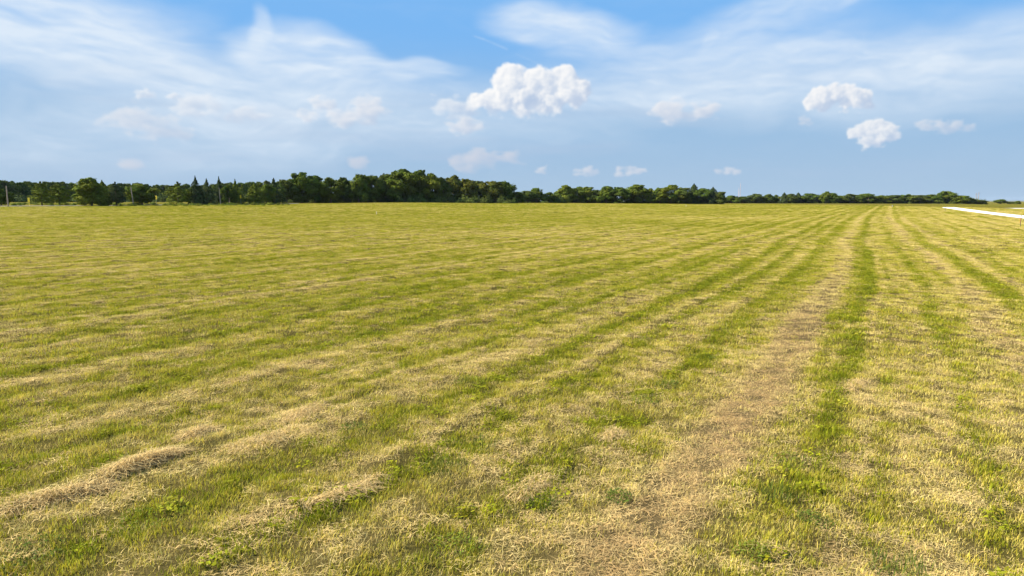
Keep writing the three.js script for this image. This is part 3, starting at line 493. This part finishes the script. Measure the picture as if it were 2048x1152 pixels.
{
  const m4 = new THREE.Matrix4(), q4 = new THREE.Quaternion(), up = new THREE.Vector3(0, 1, 0), p = new THREE.Vector3(), s = new THREE.Vector3(), c = new THREE.Color(); let total = 0;
  for (const kind in sets) for (const lod of sets[kind]) for (const { geometry, items } of lod) {
    if (!items.length) continue;
    const mesh = new THREE.InstancedMesh(geometry, kind === 'straw' || kind === 'stubble' ? dryMat : bladeMat, items.length);
    const [name, label, category] = GRASS_NAMES[kind];
    items.forEach(([x, y, z, a, sx, sy, cr, cg, cb], i) => { m4.compose(p.set(x, y, z), q4.setFromAxisAngle(up, a), s.set(sx, sy, sx)); mesh.setMatrixAt(i, m4); mesh.setColorAt(i, c.setRGB(cr, cg, cb)); });
    mesh.name = numbered(name); mesh.userData = { label, category, kind: 'stuff' }; mesh.castShadow = mesh.receiveShadow = true; scene.add(mesh); total += items.length;
  }
  console.log('grass patches', total);
}

// ---------------------------------------------------------------- trees
function tube(F, pts, c, sides = 6) {                     // pts: [x, y, z, radius]
  let prev = null;
  pts.forEach(([x, y, z, rad]) => {
    const ring = []; for (let k = 0; k < sides; k++) { const a = k / sides * 6.283; ring.push(F.v(x + Math.cos(a) * rad, y, z + Math.sin(a) * rad, Math.cos(a), 0.1, Math.sin(a), c)); }
    if (prev) for (let k = 0; k < sides; k++) { const n = (k + 1) % sides; F.t(prev[k], ring[k], prev[n]); F.t(prev[n], ring[k], ring[n]); }
    prev = ring;
  });
}
function leafCard(F, r, x, y, z, nx, ny, nz, s, c) {
  let ax = r() - 0.5, ay = r() - 0.5, az = r() - 0.5; const k = ax * nx + ay * ny + az * nz; ax -= k * nx; ay -= k * ny; az -= k * nz; let l = Math.hypot(ax, ay, az) || 1; ax *= s / l; ay *= s / l; az *= s / l;
  const bx = (ny * az - nz * ay) * 0.7, by = (nz * ax - nx * az) * 0.7, bz = (nx * ay - ny * ax) * 0.7;
  const p = F.v(x + ax, y + ay, z + az, nx, ny, nz, c), q = F.v(x + bx, y + by, z + bz, nx, ny, nz, c), t = F.v(x - ax, y - ay, z - az, nx, ny, nz, c), w = F.v(x - bx, y - by, z - bz, nx, ny, nz, c);
  F.t(p, q, t); F.t(p, t, w);
}
const BARK = [1, 1, 1];
// unit trees: height 1, crown diameter 1
function makeTree(kind, seed) {
  const r = rng(seed), crown = new Faces(), trunk = new Faces(), noise = r() * 50;
  if (kind === 'spire' || kind === 'cone' || kind === 'layer') {
    tube(trunk, [[0, -0.02, 0, 0.035], [0.005, 0.15, 0, 0.028], [0, 0.55, 0.004, 0.016], [0, 0.96, 0, 0.004]], BARK);
    const whorls = kind === 'layer' ? 13 : kind === 'spire' ? 17 : 22, bottom = kind === 'layer' ? 0.14 : 0.06;
    for (let w = 0; w < whorls; w++) {
      const t = w / (whorls - 1), y = lerp(bottom, kind === 'layer' ? 0.93 : 0.985, t), nb = kind === 'layer' ? 6 : 8, a0 = r() * 6.283;
      const prof = kind === 'spire' ? (t < 0.45 ? 0.5 - 0.08 * t : 0.46 * ((1 - t) / 0.55) ** 1.15 + 0.012) : kind === 'cone' ? 0.5 * (1 - t ** 1.7) ** 0.8 * (0.75 + 0.25 * sstep(0, 0.2, t)) + 0.015 : 0.5 * (1 - t ** 2.6) * (0.8 + 0.2 * sstep(0, 0.3, t)) + 0.03;
      for (let b = 0; b < nb; b++) {
        const a = a0 + (b + (r() - 0.5) * 0.8) / nb * 6.283, len = prof * (kind === 'spire' ? 0.4 + 0.8 * r() : 0.62 + 0.5 * r()), droop = kind === 'layer' ? 0.06 * (r() - 0.2) : 0.10, yy = y + (r() - 0.5) * 0.035, tone = 0.75 + 0.5 * r();
        if (w % 2 === 0) tube(trunk, [[0, yy, 0, 0.008], [Math.cos(a) * len * 0.8, yy + 0.02, Math.sin(a) * len * 0.8, 0.002]], BARK, 3);
        const n = kind === 'layer' ? 66 : Math.round(14 + 80 * prof);
        for (let q = 0; q < n; q++) {
          const s = Math.sqrt(0.03 + 0.97 * r()), side = (r() - 0.5) * 0.34 * (1.15 - s) + (r() - 0.5) * 0.05, d = len * s, x = Math.cos(a) * d - Math.sin(a) * side * (len * 2), z = Math.sin(a) * d + Math.cos(a) * side * (len * 2);
          const Y = yy - droop * s * s * len * 2 + (r() - 0.5) * (kind === 'layer' ? 0.045 : 0.05) + 0.02 * s;
          const nx = Math.cos(a) * 0.6 + (r() - 0.5) * 1.1, ny = 0.6 + (r() - 0.5) * 0.9, nz = Math.sin(a) * 0.6 + (r() - 0.5) * 1.1, l = Math.hypot(nx, ny, nz);
          leafCard(crown, r, x, Y, z, nx / l, ny / l, nz / l, 0.017 + 0.014 * r(), tint(r, 0.2, 0.1).map((v) => v * tone));
        }
      }
    }
  } else {
    const low = kind === 'bushy' ? 0.02 : kind === 'round' ? 0.07 : 0.05;
    tube(trunk, [[0, -0.03, 0, 0.040], [0.012, 0.10, 0.006, 0.031], [0.02, 0.3, -0.01, 0.025], [-0.01, 0.55, 0.01, 0.016], [0, 0.8, 0, 0.006]], BARK, 7);
    const lobes = [], nl = 17;
    for (let k = 0; k < nl; k++) {
      const t = (k + 0.5) / nl, y = lerp(low + 0.10, 0.90, t ** 0.92), prof = kind === 'tall' ? 0.28 + 0.20 * Math.sin(Math.PI * clamp(t * 0.95)) : kind === 'bushy' ? 0.44 - 0.17 * t * t : 0.26 + 0.25 * Math.sin(Math.PI * clamp(t * 0.9 + 0.05));
      const top = sstep(1.02, 0.72, t), a = k * 2.4 + r() * 0.9, R = (0.14 + 0.085 * r()) * (0.75 + 0.25 * top), d = Math.max(0, prof * top - R * 0.6) * (0.55 + 0.55 * r());
      lobes.push([Math.cos(a) * d, y, Math.sin(a) * d, R, 0.82 + 0.36 * r(), (r() - 0.5) * 0.22]);
    }
    for (let k = 0; k < 5; k++) { const a = r() * 6.283, d = 0.22 * r(); lobes.push([Math.cos(a) * d, 0.80 + 0.13 * r(), Math.sin(a) * d, 0.07 + 0.05 * r(), 0.9 + 0.3 * r(), (r() - 0.5) * 0.2]); }
    for (let k = 0, n0 = lobes.length; k < 60; k++) { const [x, y, z, R, tone, hue] = lobes[Math.floor(r() * n0)], ct = 1.6 * r() - 0.6, ph = r() * 6.283, st = Math.sqrt(1 - ct * ct), q = R * (0.85 + 0.35 * r()); lobes.push([x + Math.cos(ph) * st * q, Math.min(0.96, y + ct * q * 0.85), z + Math.sin(ph) * st * q, 0.028 + 0.03 * r(), tone * (0.85 + 0.3 * r()), hue]); }   // twigs that break the outline
    lobes.forEach(([x, y, z, R], k) => { if (k < 22 && k % 2 === 0) tube(trunk, [[0, Math.max(0.1, y - 0.22), 0, 0.012], [x * 0.6, y - 0.08, z * 0.6, 0.007], [x, y, z, 0.003]], BARK, 4); });
    for (const [lx, ly, lz, R, tone, hue] of lobes) {
      const n = Math.round(21000 * R * R * (R < 0.06 ? 1.6 : R < 0.12 ? 1.3 : 0.9));
      for (let q = 0; q < n; q++) {
        const ct = 2 * r() - 1, ph = r() * 6.283, st = Math.sqrt(1 - ct * ct), dx = Math.cos(ph) * st, dy = ct, dz = Math.sin(ph) * st;
        const bump = fbm3(dx * 2.3 + lx * 9 + noise, dy * 2.3 + ly * 9, dz * 2.3 + lz * 9, 3); if (bump < 0.38) continue;
        const rad = R * (0.45 + 0.95 * bump) * (0.35 + 0.73 * Math.sqrt(r())), x = lx + dx * rad, y = ly + dy * rad * 0.8, z = lz + dz * rad; if (y < low * 0.4) continue;
        const nx = dx + (r() - 0.5) * 1.3, ny = dy + 0.25 + (r() - 0.5) * 1.3, nz = dz + (r() - 0.5) * 1.3, l = Math.hypot(nx, ny, nz) || 1, c = tint(r, 0.2, 0.09);
        leafCard(crown, r, x, y, z, nx / l, ny / l, nz / l, 0.016 + 0.016 * r(), [c[0] * tone * (1 + hue), c[1] * tone, c[2] * tone * (1 - hue)]);
      }
    }
  }
  return [trunk.geometry(), crown.geometry()];
}
const VARIANTS = { round: 5, bushy: 5, tall: 4, cone: 3, spire: 4, layer: 4 }, stock = {};
for (const k in VARIANTS) stock[k] = [...Array(VARIANTS[k]).keys()].map((i) => makeTree(k, 500 + i * 17 + k.length * 101 + k.charCodeAt(0)));
const barkMat = new THREE.MeshStandardMaterial({ roughness: 1, vertexColors: true }); barkMat.color.setRGB(0.11, 0.085, 0.065);
const crownMats = { broad: [[0.094, 0.130, 0.017], [0.075, 0.112, 0.017], [0.108, 0.138, 0.017], [0.082, 0.106, 0.02]], dry: [[0.102, 0.116, 0.019]], lime: [[0.135, 0.165, 0.02]], cedar: [[0.062, 0.088, 0.030], [0.075, 0.10, 0.035]] };
for (const k in crownMats) crownMats[k] = crownMats[k].map((c) => leafy(c, 0.14));
TREES.forEach(([az, d, w, h, kind, name, label, group], i) => {
  const set = stock[kind], [tg, cg] = set[(i * 7 + (i >> 2)) % set.length];
  const tree = thing(name, label, 'tree', at(az, d), (i * 2.399) % 6.283, group);
  const cedar = kind === 'spire' || kind === 'layer' || (kind === 'cone');
  let pool = cedar ? crownMats.cedar : crownMats.broad;
  
  if (/bright bushy|yellow/.test(label)) pool = crownMats.lime;
  if (/(thirteenth|fourteenth|fifteenth|sixteenth) tree from the left in the dense/.test(label)) pool = crownMats.dry;
  const m = pool[(i * 5 + (i >> 3)) % pool.length];
  part('trunk', tg, barkMat, tree); part('crown', cg, m, tree);
  tree.scale.set(w * 1.06, h, w * 1.06);
});

// brush under the belts and weeds along the verges: nobody could count it
{
  const r = rng(77), F = new Faces();
  for (let q = 0; q < 620; q++) { const ct = r(), ph = r() * 6.283, st = Math.sqrt(1 - ct * ct), rad = 0.6 + 0.5 * r(), nx = Math.cos(ph) * st + (r() - 0.5), ny = ct + 0.3, nz = Math.sin(ph) * st + (r() - 0.5), l = Math.hypot(nx, ny, nz); leafCard(F, r, Math.cos(ph) * st * rad * (0.6 + 0.5 * r()), ct * rad * (0.5 + 0.7 * r()), Math.sin(ph) * st * rad, nx / l, ny / l, nz / l, 0.06 + 0.08 * r(), tint(r, 0.4, 0.1)); }
  const bush = F.geometry(), shadedBrushMat = leafy([0.062, 0.088, 0.02], 0.1);  // dark green brush, coloured darker still to stand in for shade below the trees
  const brush = (name, label, category, list, mat) => {
    const mesh = new THREE.InstancedMesh(bush, mat, list.length), m4 = new THREE.Matrix4(), q4 = new THREE.Quaternion(), up = new THREE.Vector3(0, 1, 0);
    list.forEach(([az, d, w, h], i) => { m4.compose(new THREE.Vector3(...at(az, d)), q4.setFromAxisAngle(up, i * 1.7), new THREE.Vector3(w, h, w)); mesh.setMatrixAt(i, m4); mesh.setColorAt(i, new THREE.Color().setRGB(...tint(r, 0.3, 0.12))); });
    mesh.name = name; mesh.userData = { label, category, kind: 'stuff' }; mesh.castShadow = mesh.receiveShadow = true; scene.add(mesh);
  };
  const span = (a0, a1, n, d0, d1, w, h) => [...Array(n)].map(() => [lerp(a0, a1, r()), lerp(d0, d1, r()), w * (0.6 + 0.8 * r()), h * (0.5 + 0.9 * r())]);
  brush('undergrowth', 'dark brush filling the feet of the tree belts, its green deepened for shade', 'brush', [...span(-18.4, 0.3, 230, 342, 385, 2.6, 3.2), ...span(0.3, 4.2, 40, 384, 398, 2.2, 2.6), ...span(4.2, 17, 190, 434, 462, 2.4, 2.8), ...span(17, 34.5, 200, 622, 670, 3.0, 3.0)], shadedBrushMat);
  brush('wood_undergrowth', 'dark brush closing the far wood at its foot on the left, its green deepened for shade', 'brush', span(-42, -17, 230, 545, 640, 5, 4.5), shadedBrushMat);
  brush('verge_weeds', 'low weeds and tall grass along the left lane', 'weeds', [...span(-40, -18, 170, 252, 300, 0.8, 0.5), ...span(-40, -19, 60, 262, 310, 1.6, 0.8)], crownMats.lime[0]);
}

// ---------------------------------------------------------------- poles, markers, stakes
const poleMat = (() => { const N = 128, d = new Uint8Array(N * N * 4); for (let i = 0; i < N * N; i++) { const v = 150 + 90 * fbm2((i % N) * 0.25, Math.floor(i / N) * 0.02, 4); d.set([v, v * 0.93, v * 0.86, 255], i * 4); } const t = new THREE.DataTexture(d, N, N, THREE.RGBAFormat); t.wrapS = t.wrapT = THREE.RepeatWrapping; t.magFilter = THREE.LinearFilter; t.colorSpace = THREE.SRGBColorSpace; t.needsUpdate = true; const m = new THREE.MeshStandardMaterial({ map: t, roughness: 0.95 }); m.color.setRGB(0.62, 0.57, 0.51); return m; })();
function poleGeometry(h, r0, r1) {
  const pts = []; for (let k = 0; k <= 10; k++) { const t = k / 10; pts.push(new THREE.Vector2(lerp(r0, r1, t) * (1 + 0.03 * Math.sin(k * 2.3)), -0.5 + (h + 0.5) * t)); } pts.push(new THREE.Vector2(r1 * 0.7, h + r1 * 0.35), new THREE.Vector2(0.001, h + r1 * 0.5)); return new THREE.LatheGeometry(pts, 12);
}
['weathered grey wooden pole nearest the left edge', 'weathered pole leaning to the left beside a wide flat-topped tree', 'weathered pole with a small bush at its foot, before a pointed cedar'].forEach((label, i) => {
  const [az, d, h, lean] = POLES[i], o = thing('wooden_pole', label, 'pole', at(az, d), 0, 'wooden poles along the left lane');
  part('shaft', poleGeometry(h, 0.19, 0.13), poleMat, o); part('top_pin', new THREE.CylinderGeometry(0.03, 0.04, 0.25, 8).translate(0, h + 0.15, 0), matte([0.25, 0.25, 0.26], 0.6), o);
  o.rotation.set(0, 0, -lean);
});
const yellow = matte([0.86, 0.66, 0.02], 0.5), steel = matte([0.16, 0.17, 0.16], 0.6), yellowDark = matte([0.75, 0.55, 0.03], 0.6);
['yellow marker sign on a post, nearest the left edge', 'yellow marker sign on a post between two round trees, middle of three', 'yellow marker sign on a post, rightmost of the three'].forEach((label, i) => {
  const [az, d, top] = MARKERS[i], p = at(az, d), h = top - p[1], o = thing('marker_sign', label, 'sign', p, az * -D - 0.75, 'yellow marker signs along the left lane');
  part('post', new THREE.CylinderGeometry(0.06, 0.06, h + 0.3, 8).translate(0, (h - 0.3) / 2, -0.06), i ? steel : yellowDark, o);
  const b = 0.62, c = new THREE.Shape(); c.moveTo(-b / 2, -0.6); c.lineTo(b / 2, -0.6); c.lineTo(b / 2, 0.6); c.lineTo(-b / 2, 0.6); c.closePath();
  part('plate', new THREE.ExtrudeGeometry(c, { depth: 0.03, bevelEnabled: true, bevelSize: 0.02, bevelThickness: 0.01, bevelSegments: 1 }).translate(0, h - 0.55, 0.02), yellow, o);
});
{ // short post, guard and bush by the third pole
  const p = at(-22.33, 284), o = thing('short_post', 'short brown wooden post between a pole and the rightmost yellow marker', 'post', p); part('shaft', poleGeometry(2.5, 0.13, 0.12), matte([0.30, 0.20, 0.12], 0.95), o);
}
const stakeWhite = matte([0.8, 0.78, 0.72], 0.7), stakeDark = matte([0.05, 0.05, 0.045], 0.7);
[['white survey stake standing alone in the field before the middle belt', -11.17, 127.2, 0.55, stakeWhite, 0.06], ['tiny white stake in the far field before the second belt', 14.21, 287.5, 0.75, stakeWhite, 0.10], ['small white box-like stake at the far end of the bright rows', 28.97, 270.4, 0.6, stakeWhite, 0.22]].forEach(([label, az, d, h, m, w]) => {
  const o = thing('survey_stake', label, 'stake', at(az, d)); const s = new THREE.Shape(); s.moveTo(-w / 2, -0.2); s.lineTo(w / 2, -0.2); s.lineTo(w / 2, h - w * 0.4); s.lineTo(0, h); s.lineTo(-w / 2, h - w * 0.4); s.closePath();
  part('stake_body', new THREE.ExtrudeGeometry(s, { depth: 0.035, bevelEnabled: true, bevelSize: 0.005, bevelThickness: 0.005, bevelSegments: 1 }), m, o);
});
[['thin dark steel post beside the far tip of the white road', 32.26, 180.5, 1.15, false], ['dark steel post with an orange ribbon at the right edge', 36.6, 94.2, 1.25, true]].forEach(([label, az, d, h, flag]) => {
  const o = thing('steel_post', label, 'post', at(az, d), 0.6);
  const g = mergeGeometries([new THREE.BoxGeometry(0.05, h + 0.3, 0.012).translate(0, (h - 0.3) / 2, 0), new THREE.BoxGeometry(0.012, h + 0.3, 0.045).translate(0, (h - 0.3) / 2 + 0.001, -0.028)]);
  part('shaft', g, stakeDark, o);
  if (flag) { const c = new THREE.CatmullRomCurve3([[0, h - 0.12, 0.02], [-0.14, h - 0.2, 0.05], [-0.26, h - 0.42, 0.02], [-0.32, h - 0.68, 0.06], [-0.27, h - 0.82, 0.04]].map((v) => new THREE.Vector3(...v))); part('ribbon', new THREE.TubeGeometry(c, 14, 0.035, 5).scale(1, 1, 0.6), matte([0.75, 0.30, 0.03], 0.7), o); }
});
[['left', 31.96], ['right', 32.12]].forEach(([side, _], i) => {
  const az = [34.03, 34.17][i], o = thing('utility_pole', `${side} one of the two thin pale poles beyond the far tree row`, 'pole', at([34.03, 34.17][i] - 0.04, 640), 0, 'twin far poles');
  part('shaft', poleGeometry([8.2, 9.0][i], 0.2, 0.14), poleMat, o); part('crossarm', new THREE.BoxGeometry(1.6, 0.12, 0.10).translate(0, [7.7, 8.5][i], 0.28), poleMat, o);
});
[['shorter one of two thin masts rising behind the far trees', 18.21, 17], ['taller one of two thin masts rising behind the far trees', 18.33, 23]].forEach(([label, az, h]) => {
  const o = thing('radio_mast', label, 'mast', at(az, 900), 0, 'far masts'); const pm = matte([0.55, 0.40, 0.36], 0.8);
  part('shaft', new THREE.CylinderGeometry(0.16, 0.24, h, 8).translate(0, h / 2, 0), pm, o); part('antenna', new THREE.CylinderGeometry(0.05, 0.05, 2.5, 6).translate(0, h + 1.2, 0), pm, o);
});

// ---------------------------------------------------------------- heaps of hay and weed clumps near the camera
function heap(seed, len, wide, tall) {
  const r = rng(seed), F = new Faces(), core = new Faces();
  const top = (s, t) => tall * Math.max(0, 1 - s * s) * Math.max(0, 1 - t * t) * (0.25 + 1.3 * fbm2(s * 6 + seed, t * 4, 3));
  for (let q = 0; q < 1700 * len; q++) {
    const s = (r() * 2 - 1), t = (r() * 2 - 1); const y = top(s, t); if (y < tall * 0.04 && r() < 0.7) continue;
    const x = s * len / 2, z = t * wide / 2, dir = r() * 6.283, l = 0.07 + 0.20 * r() * (0.4 + r());
    blade(F, r, x, z, y * (0.35 + 0.75 * r()) - 0.01, 0.07 * (r() - 0.35), 0.005 + 0.003 * r(), l, dir, tint(r, 0.45, 0.06), true);
  }
  const N = 14; for (let j = 0; j <= N; j++) for (let i = 0; i <= N; i++) { const s = i / N * 2 - 1, t = j / N * 2 - 1; core.v(s * len / 2, top(s, t) * 0.5 - 0.035, t * wide / 2, 0, 1, 0, [0.7, 0.66, 0.6]); if (i < N && j < N) { const a = j * (N + 1) + i; core.t(a, a + N + 1, a + 1); core.t(a + 1, a + N + 1, a + N + 2); } }
  const cg = core.geometry(); cg.computeVertexNormals();
  return [cg, flatShaded(F)];
}
const hayMat = leafy([0.54, 0.405, 0.18], 0.25), hayCore = new THREE.MeshStandardMaterial({ roughness: 1, vertexColors: true }); hayCore.color.setRGB(0.42, 0.32, 0.17);
[[-35.6, 7.95, 1.05, 0.5, 0.16, 'rounded heap of tan hay at the left edge, before a dark green hollow'], [-29.6, 8.5, 0.95, 0.4, 0.17, 'long hay heap at the left, right behind the rounded one'], [-25.6, 9.4, 0.5, 0.35, 0.12, 'small ragged hay tuft up the row from the two left heaps'], [-16.0, 6.75, 1.0, 0.36, 0.11, 'pale long ridge of hay left of centre near the bottom'], [-12.2, 7.2, 0.5, 0.3, 0.09, 'short end piece of the pale hay ridge, right of it'], [8.68, 8.6, 0.5, 0.45, 0.11, 'round pale hay heap beside the bare track near the middle'], [-20.2, 8.8, 0.9, 0.6, 0.05, 'flat brownish spread of hay left of the green weeds'], [1.6, 6.9, 0.6, 0.4, 0.06, 'loose pale hay lying low in the middle foreground'], [-17.5, 9.8, 0.8, 0.45, 0.05, 'flat hay patch uphill of the brownish spread'], [27.2, 12.2, 0.9, 0.4, 0.06, 'thin hay spread along the right of the dark green strip']].forEach(([az, d, len, wide, tall, label], i) => {
  const o = thing('hay_heap', label, 'hay', at(az, d), Math.PI / 2 - ROW + (i % 3 - 1) * 0.2, 'heaps of cut hay near the camera'); const [c, s] = heap(900 + i, len * 1.1, wide * 0.62, tall * 0.62);
  part('packed_core', c, hayCore, o); part('loose_stalks', s, hayMat, o).userData.kind = 'stuff';
});
const weedMat = leafy([0.10, 0.14, 0.02], 0.3), lushMat = leafy([0.15, 0.19, 0.022], 0.3);
[[-5.8, 7.4, 0.5, 0, 'dark blue-green grass tuft in the strip left of centre'], [-3.0, 8.1, 0.6, 0, 'longer dark grass tuft at the upper end of the same strip'], [-5.0, 5.7, 0.45, 1, 'round-leaved green weed clump at the bottom left of centre'], [-13.6, 9.0, 0.4, 1, 'green weed clump beside the brownish hay spread'], [-3.6, 11.0, 0.5, 1, 'low green weed clump farther out in the dark row'], [-37.0, 6.8, 0.6, 1, 'dark leafy clump in the bottom left corner'], [-29.2, 7.0, 0.6, 1, 'dark leafy clump below the long left hay heap'], [15.9, 13.2, 0.55, 1, 'small dark weed clump left of the bare track, far'], [23.0, 8.3, 0.5, 1, 'leafy clump right of the bare track'], [25.1, 6.7, 0.32, 1, 'small bright weed clump alone on bare straw at the right'], [22.4, 7.2, 0.45, 0, 'grass tuft at the lower right of the bare track'], [9.4, 6.7, 0.3, 1, 'tiny weed clump at the left rim of the bare track'], [2.4, 6.55, 0.35, 0, 'arching grass tuft on pale hay in the middle foreground'], [13.4, 11.2, 0.4, 1, 'weed clump second along the left rim of the bare track'], [11.3, 10.2, 0.4, 1, 'weed clump third along the left rim of the bare track'], [31.0, 6.2, 0.5, 0, 'upright bright grass tuft near the bottom right'], [20.6, 5.9, 0.35, 1, 'weed clump at the bottom of the bare track']].forEach(([az, d, size, leafyKind, label], i) => {
  const o = thing(leafyKind ? 'weed_clump' : 'grass_tuft', label, leafyKind ? 'weed' : 'grass tuft', at(az, d), i, 'weeds and tufts near the camera'); const r = rng(1500 + i), R = size / 2;
  if (leafyKind) { part('leaves', patch('leaf', 1600 + i, 150, R, 0.013, 0.10), i % 2 ? weedMat : lushMat, o).userData.kind = 'stuff'; part('blades', patch('green', 1700 + i, 90, R * 1.3, 0.0055, 0.11), weedMat, o).userData.kind = 'stuff'; }
  else part('blades', patch('green', 1800 + i, 170, R * 1.1, 0.006, 0.19), weedMat, o).userData.kind = 'stuff';
});

renderer.render(scene, camera);
